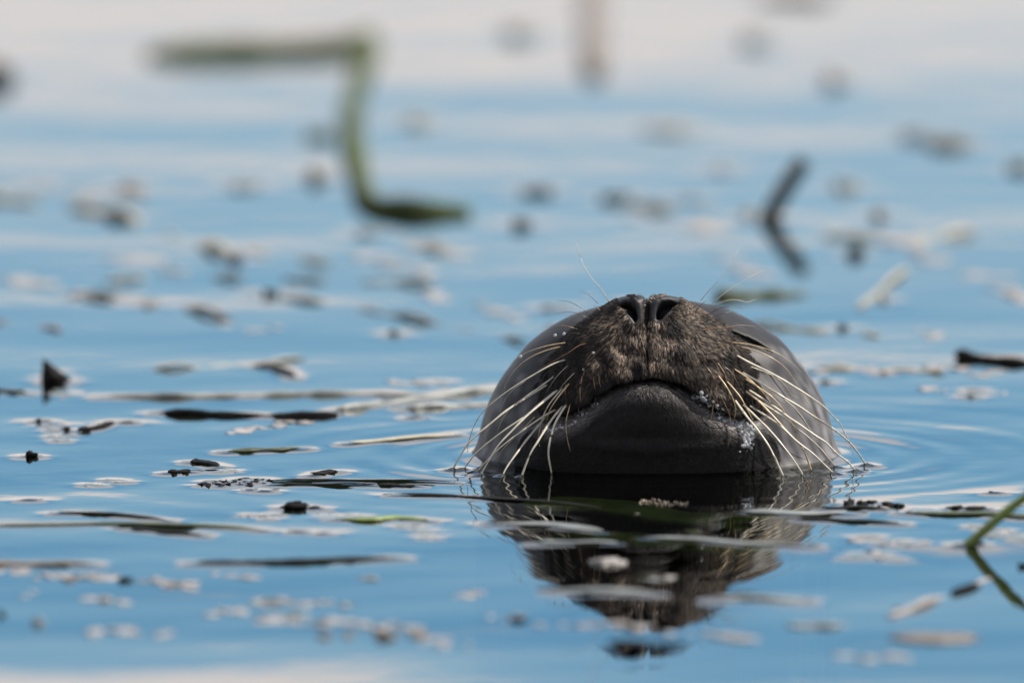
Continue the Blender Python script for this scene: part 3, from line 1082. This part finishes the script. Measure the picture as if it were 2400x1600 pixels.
# --- behind the seal, out of focus
stalk('kelp_stalk', d(335, 132, 480, 130, 640, 126, 780, 118, 842, 106, 832, 160, 812, 240, 806, 310, 820, 390, 845, 470, 930, 490, 1080, 492), 9, 'far', 'thick green stalk floating in a zigzag far behind the seal', 'stalk')
stalk('kelp_stalk', d(1362, -120, 1361, 60, 1363, 176), 11, 'brown', 'thick pale brown stalk floating end-on far behind the seal', 'stalk')
lump('bark_chunk', -14, 192, 70, 44, 'black', 'big blurred dark bark lump far behind everything else', 'bark')
GS = 'blurred pale stalks behind the seal'
for pts, rad, mat, lab in (
        (d(-40, 452, 120, 470, 270, 502, 400, 548, 545, 596), 6.5, 'tan', 'long pale tan stalk with a dark crumb near its middle'),
        (d(160, 684, 300, 694, 420, 712, 545, 738), 4.5, 'brown', 'brownish blurred stalk carrying one dark crumb halfway along'),
        (d(650, 692, 800, 708, 1000, 742, 1210, 794), 4.2, 'slate', 'long faint stalk slanting towards the seal\'s cheek'),
        (d(240, 648, 400, 642, 560, 644), 4.0, 'slate', 'faint bluish stalk just behind the brownish blurred stalk'),
        (d(650, 648, 820, 650, 1010, 650), 4.0, 'slate', 'faint bluish stalk just behind the long slanting stalk'),
        (d(1400, 466, 1560, 482, 1740, 494), 4.5, 'tan', 'blurred tan stalk ending at the foot of the leaning dark stick'),
        (d(1890, 543, 2060, 552, 2240, 545), 4.5, 'tan', 'blurred tan stalk lying across pale froth past the leaning dark stick'),
        (d(2085, 618, 2030, 662, 1970, 712), 3.6, 'tan', 'short pale stalk lying slantwise, pointing at the seal\'s forehead'),
        (d(330, 852, 480, 842, 600, 834, 700, 828), 3.2, 'slate', 'pale stalk touching the curled blackish leaf'),
        (d(930, 565, 1010, 574, 1080, 602), 4.0, 'tan', 'short faint stalk with a froth patch on it behind the zigzag stalk\'s near end'),
        (d(1880, 852, 2010, 856, 2170, 862), 3.2, 'tan', 'thin tan stalk with two brown crumbs on it by the seal\'s cheek'),
        (d(560, 570, 640, 590, 760, 610), 4.0, 'tan', 'short faint stalk continuing past the end of the long pale tan one'),
        (d(-40, 735, 60, 745, 140, 762), 4.0, 'pale', 'pale stub of stalk next to the brownish blurred stalk'),
        (d(1700, 745, 1880, 765, 2020, 775), 3.6, 'tan', 'faint tan stalk running out from behind the seal\'s forehead'),
        (d(2060, 320, 2200, 330, 2300, 352), 5.0, 'slate', 'far grey stalk with a broad grey crumb on it')):
    stalk('weed_stalk', pts, rad, mat, lab, 'stalk', GS)
stalk('weed_stalk', d(1640, 690, 1740, 684, 1855, 679), 4.2, 'olive', 'short dark green stalk floating under the blurred leaning stick', 'stalk')
stalk('weed_stalk', d(2195, 826, 2290, 834, 2420, 842), 4.6, 'black', 'dark blurred weed stalk trailing off beside pale froth behind the seal', 'stalk')
stalk('weed_stalk', d(360, 953, 560, 958, 775, 960), 3.0, 'black', 'long dark stalk lying between the seal and the olive spindle blade', 'stalk', men=.001)
stalk('weed_stalk', d(230, 916, 520, 914, 800, 912, 990, 918), 2.6, 'slate', 'faint straight stalk lying just beyond the long dark stalk', 'stalk', men=.001)
stalk('weed_stalk', d(775, 948, 900, 932, 1020, 916, 1165, 898), 3.0, 'slate', 'slightly curved grey stalk running up to the seal\'s cheek', 'stalk', men=.001)
stalk('weed_stalk', d(930, 945, 1040, 938, 1150, 933), 2.6, 'slate', 'short grey stalk next to the curved one at the seal\'s cheek', 'stalk', men=.001)
blade('seaweed', d(800, 1022, 900, 1014, 1050, 1004), 12, 1.0, 'tan', 'pale thin blade floating between the seal and the olive spindle blade', 'weed')
blade('seaweed', d(580, 843, 630, 850, 675, 872), 14, 3.0, 'black', 'curled blackish leaf at the end of a blurred pale stalk', 'leaf')

for px, py, w, h, mat in ((1197, 522, 40, 16, 'black'), (1235, 446, 80, 14, 'black'), (1415, 462, 70, 14, 'black'), (730, 412, 50, 22, 'slate'), (905, 772, 24, 12, 'black'),
                          (540, 602, 36, 14, 'black'), (268, 508, 44, 16, 'black'), (1965, 590, 36, 18, 'black'), (2022, 500, 36, 20, 'brown'), (1940, 432, 46, 20, 'slate'),
                          (1915, 192, 52, 26, 'slate'), (2180, 335, 90, 20, 'slate'), (960, 284, 50, 20, 'slate'), (1540, 302, 110, 16, 'slate'), (1937, 757, 22, 12, 'black'),
                          (1195, 84, 66, 22, 'slate'), (620, 680, 36, 14, 'black'), (735, 318, 56, 18, 'olive'), (340, 705, 34, 10, 'brown'), (560, 432, 70, 14, 'slate'),
                          (300, 440, 46, 18, 'brown'), (1730, 100, 60, 18, 'slate'), (2345, 390, 40, 16, 'olive'), (1895, 884, 26, 7, 'black'), (2030, 862, 26, 8, 'brown'),
                          (2085, 855, 24, 7, 'brown'), (1010, 882, 18, 5, 'slate'), (2230, 916, 20, 8, 'slate'), (840, 540, 40, 14, 'slate'), (2030, 692, 26, 12, 'slate'),
                          (1275, 712, 70, 10, 'slate'), (1660, 395, 60, 10, 'slate'), (1585, 462, 60, 8, 'slate'), (2240, 902, 12, 4, 'brown'), (948, 965, 12, 4, 'brown'),
                          (1840, -4, 150, 14, 'black')):
    (px, py), = d(px, py)
    look = {'black': 'black', 'slate': 'grey', 'brown': 'brown', 'olive': 'greenish'}[mat]
    size = 'broad flat' if w >= 55 else 'small round' if w < 30 else 'mid-sized'
    lump('crumb', px, py, w, h, mat, f'blurred {size} {look} crumb floating on the water behind the seal', 'crumb', f'{size} {look} crumbs behind the seal', seed=int(px))

GF, LF = 'blurred pale froth behind the seal', 'blurred pale froth patch drifting behind the seal'
for x0, y0, x1, y1, n, size in ((20, 430, 330, 480, 9, 6), (600, 690, 700, 695, 5, 5), (940, 575, 1080, 600, 5, 5), (1400, 700, 1480, 705, 3, 4), (2080, 560, 2180, 600, 6, 7),
                                (1880, 868, 2060, 872, 8, 4), (2200, 868, 2340, 875, 7, 4), (2170, 914, 2240, 916, 4, 3.5), (2300, 928, 2360, 930, 3, 3),
                                (1000, 690, 1300, 760, 6, 6), (500, 770, 620, 775, 3, 4), (40, 660, 140, 680, 5, 6), (2280, 640, 2400, 700, 5, 6), (1500, 520, 1700, 540, 6, 6),
                                (840, 610, 980, 640, 5, 6), (2140, 780, 2200, 790, 3, 4), (900, 890, 1000, 900, 4, 3.5), (150, 690, 330, 700, 6, 5), (540, 1010, 700, 995, 9, 3),
                                (1700, 610, 1780, 650, 4, 6), (300, 620, 420, 640, 4, 6)):
    scum('froth', x0, y0, x1, y1, n, size, 'pale', LF, 'froth', GF, men=0, dy=6)

# upright dark flake with its froth, and the little wreckage beside it
p_ = on_water(132, 898)
fl = [Vector((-.006, .001, .0115)), Vector((.0065, .001, .002)), Vector((.001, -.001, -.006)), Vector((-.0075, .001, -.002)), Vector((-.001, -.005, .004)), Vector((.0, .006, .003))]
mesh_obj('bark_flake', [p_ + v * 1.5 for v in fl], [(0, 4, 1), (1, 4, 2), (2, 4, 3), (3, 4, 0), (1, 5, 0), (2, 5, 1), (3, 5, 2), (0, 5, 3)], M['black'], None, False)
tag(bpy.data.objects['bark_flake'], 'black three-cornered bark flake standing in a patch of froth', 'bark')
meniscus(p_, p_, .006, .002, .008)
scum('froth', 110, 884, 125, 880, 2, 4, 'pale', 'thin froth beside the upright three-cornered flake', 'froth')
scum('froth', 132, 922, 160, 930, 4, 3.4, 'pale', 'thicker froth at the foot of the three-cornered flake', 'froth')
blade('seaweed', d(-30, 903, 20, 904, 60, 907), 14, 2.2, 'black', 'dark stub of weed next to the three-cornered flake', 'weed')
lump('crumb', 88, 991, 18, 9, 'black', 'round black crumb beside the dark floating twig', 'crumb')
lump('crumb', 158, 1012, 18, 9, 'black', 'round black crumb touching the tip of the dark floating twig', 'crumb')
blade('twig', d(178, 994, 220, 988, 262, 975), 9, 3.4, 'black', 'short dark twig floating among black crumbs', 'twig')
lump('crumb', 296, 994, 36, 6, 'grey', 'flat dark crumb just past the raised end of the twig', 'crumb')
scum('froth', 105, 1022, 160, 1026, 4, 2.6, 'pale', 'pinkish froth under the dark floating twig', 'froth')
scum('debris_raft', 112, 1003, 150, 1006, 5, 1.6, 'brown', 'few brown specks between the two round black crumbs', 'debris')

# --- in front of the seal, out of focus
GN, LN = 'blurred dark blades in front of the seal', 'blurred dark weed blade floating in front of the seal\'s reflection'
blade('seaweed', d(450, 1298, 600, 1296, 760, 1292, 910, 1284), 20, 2.4, 'grey', 'long blurred dark blade, the widest one in open foreground water', 'weed')
blade('seaweed', d(-40, 1300, 80, 1300, 205, 1299), 18, 2.2, 'brown', 'blurred brown blade end in the foreground water', 'weed')
GP, LP = 'blurred froth in the foreground', 'blurred pale brown froth patch drifting in the foreground'
for x0, y0, x1, y1, n, size in ((10, 1345, 210, 1352, 9, 4), (120, 1348, 440, 1366, 12, 4), (360, 1372, 450, 1376, 5, 4), (500, 1350, 590, 1356, 4, 3.5), (190, 1405, 280, 1406, 5, 3.6),
                                (500, 1440, 660, 1412, 9, 5), (600, 1405, 820, 1420, 10, 4), (600, 1452, 990, 1468, 18, 5), (230, 1480, 390, 1482, 6, 5), (1160, 1448, 1500, 1470, 10, 5),
                                (1480, 1470, 1760, 1494, 9, 5), (1060, 1390, 1120, 1396, 4, 4), (60, 1395, 80, 1390, 2, 3), (980, 1500, 1080, 1505, 4, 4), (1960, 1535, 2120, 1545, 5, 5)):
    scum('froth', x0, y0, x1, y1, n, size * .7, 'pale', LP, 'froth', GP, men=0, dy=4)
for px, py, w, h, mat in ((290, 1336, 30, 10, 'black'), (885, 1462, 44, 14, 'brown'), (960, 1458, 40, 9, 'brown'), (2, 1414, 18, 12, 'black'), (88, 1432, 26, 12, 'slate'),
                          (745, 1462, 36, 8, 'brown'), (800, 1458, 26, 8, 'brown'), (680, 1412, 60, 7, 'slate'), (620, 1380, 20, 7, 'slate'), (1190, 1424, 46, 9, 'black'),
                          (160, 1335, 30, 6, 'brown'), (400, 1345, 50, 5, 'brown'), (850, 1330, 46, 5, 'slate'), (1440, 1474, 90, 7, 'black'), (2352, 1300, 24, 10, 'black'),
                          (2155, 1466, 170, 8, 'brown'), (1890, 1436, 110, 7, 'slate'), (240, 1380, 26, 6, 'brown')):
    (px, py), = d(px, py)
    look = {'black': 'black', 'slate': 'grey', 'brown': 'brown'}[mat]
    size = 'broad flat' if w >= 40 else 'small'
    lump('crumb', px, py, w, h, mat, f'blurred {size} {look} crumb floating in the foreground water', 'crumb', f'{size} {look} crumbs in the foreground', seed=int(px), men=0)
stalk('weed_stalk', d(2040, 1412, 2120, 1385, 2190, 1352, 2280, 1326), 4.2, 'pale', 'blurred pale stalk with dark ends near the leaning green stem', 'stalk', 'foreground stalk')
lump('crumb', 2108, 1432, 30, 9, 'black', 'dark knot at the lower end of the blurred pale stalk', 'crumb', men=0)
blade('twig', d(2185, 1362, 2215, 1354, 2250, 1340), 9, 4.0, 'black', 'dark splinter lying along the blurred pale stalk', 'twig', men=0)

# ------------------------------------------------------------------ kelp just under the surface, in the seal's reflection
def sunk_blade(pts, width, depth, label):
    W = [on_water(*p) for p in pts]
    C = catmull(W, 12)
    V, F = [], []
    n = len(C)
    for i, p in enumerate(C):
        t = i / (n - 1)
        w = width * .0005 * max(.08, math.sin(math.pi * min(1, max(0, t))) ** .5) * (1 + .15 * math.sin(t * 17))
        for a, b in ((-1, 0), (-.5, .0012), (0, .002 + .001 * math.sin(t * 30)), (.5, .0012), (1, 0), (0, -.0012)):
            V.append(Vector((p.x, p.y + a * w, -depth * .001 + b + .002 * math.sin(t * 6 + a))))
    for i in range(n - 1):
        for k in range(6):
            k2 = (k + 1) % 6
            F.append((i * 6 + k, i * 6 + k2, (i + 1) * 6 + k2, (i + 1) * 6 + k))
    F.append(tuple(range(6))[::-1]); F.append(tuple(range((n - 1) * 6, n * 6)))
    o = mesh_obj('kelp', V, F, M['kelp'])
    tag(o, label, 'kelp')


sunk_blade(d(1170, 1150, 1330, 1142, 1500, 1158, 1650, 1172, 1900, 1186), 110, 6, 'wide green kelp blade hanging just under the water before the seal\'s chin')
sunk_blade(d(1220, 1215, 1400, 1208, 1620, 1222, 1800, 1236), 90, 9, 'second green kelp blade sunk nearer than the wide one')
scum('sand_grains', 1500, 1176, 1610, 1182, 40, .35, 'brown', 'tan grains of sand stuck along the wide sunken kelp blade', 'sand', men=0, dy=2.5, height=.0008)

# ------------------------------------------------------------------ water
def grid_axis(parts, grow):
    a = np.concatenate([np.arange(p[0], p[1], p[2]) for p in parts])
    lo, hi_, st = a[0], a[-1], parts[0][2]
    up, s = [hi_], parts[-1][2]
    while up[-1] < 4000:
        s *= grow; up.append(up[-1] + s)
    dn, s = [lo], parts[0][2]
    while dn[-1] > -4000:
        s *= grow; dn.append(dn[-1] - s)
    return np.concatenate([dn[:0:-1], a, up[1:]])


gx = grid_axis([(-.52, .52, .0026)], 1.35)
gy = grid_axis([(-1.5, -.5, .006), (-.5, .45, .0018), (.45, 3.6, .0065)], 1.35)
GX, GY = np.meshgrid(gx, gy, indexing='ij')
HH = wave_h(GX, GY)
MM = np.zeros_like(HH)
for x0, y0, x1, y1, rad, rise, dec in MENISCUS:
    m_ = dec * 5 + rad
    i0, i1 = np.searchsorted(gx, [min(x0, x1) - m_, max(x0, x1) + m_])
    j0, j1 = np.searchsorted(gy, [min(y0, y1) - m_, max(y0, y1) + m_])
    X, Y = GX[i0:i1, j0:j1], GY[i0:i1, j0:j1]
    if X.size == 0:
        continue
    ex, ey = x1 - x0, y1 - y0
    q = ex * ex + ey * ey + 1e-12
    t = np.clip(((X - x0) * ex + (Y - y0) * ey) / q, 0, 1)
    dd = np.maximum(np.hypot(X - x0 - ex * t, Y - y0 - ey * t) - rad, 0)
    MM[i0:i1, j0:j1] = np.maximum(MM[i0:i1, j0:j1], rise * np.exp(-dd / dec))
HH += MM
r_ = np.maximum(seal_r(GX, GY), 0)
HH += .0010 * np.exp(-r_ / .006)
nx, ny = len(gx), len(gy)
WV = np.stack([GX, GY, HH], -1).reshape(-1, 3)
I = np.arange(nx * ny).reshape(nx, ny)
WF = np.stack([I[:-1, :-1], I[1:, :-1], I[1:, 1:], I[:-1, 1:]], -1).reshape(-1, 4)


def water_mat():
    m = bpy.data.materials.new('water_surface')
    m.use_nodes = True
    t = m.node_tree
    t.nodes.clear()
    c = N(t, 'ShaderNodeTexCoord')
    nz = N(t, 'ShaderNodeTexNoise', ins={'Scale': 22.0, 'Detail': 2.0, 'Roughness': 0.45})
    L(t, c.outputs['Object'], nz.inputs['Vector'])
    bp = N(t, 'ShaderNodeBump', ins={'Strength': 1.0, 'Distance': .00018})
    L(t, nz.outputs['Fac'], bp.inputs['Height'])
    fr = N(t, 'ShaderNodeFresnel', ins={'IOR': 1.333})
    L(t, bp.outputs[0], fr.inputs['Normal'])
    gl = N(t, 'ShaderNodeBsdfGlossy', ins={'Roughness': .012, 'Color': (1, 1, 1, 1)})
    L(t, bp.outputs[0], gl.inputs['Normal'])
    tr = N(t, 'ShaderNodeBsdfTransparent', ins={'Color': (.34, .40, .30, 1)})
    mx = N(t, 'ShaderNodeMixShader')
    L(t, fr.outputs[0], mx.inputs[0]); L(t, tr.outputs[0], mx.inputs[1]); L(t, gl.outputs[0], mx.inputs[2])
    o = N(t, 'ShaderNodeOutputMaterial')
    L(t, mx.outputs[0], o.inputs[0])
    return m


water = np_mesh('water', WV, WF, water_mat())
tag(water, 'calm blue rippled water all round the seal', kind='structure')
m_bed = principled('sea_bed_mud', (.012, .014, .010), rough=.9, noise=(3, .5, 1.5))
bed = mesh_obj('sea_bed', [(-4000, -4000, -1.1), (4000, -4000, -1.1), (4000, 4000, -1.1), (-4000, 4000, -1.1)], [(0, 1, 2, 3)], m_bed)
tag(bed, 'dark muddy sea bed', kind='structure')
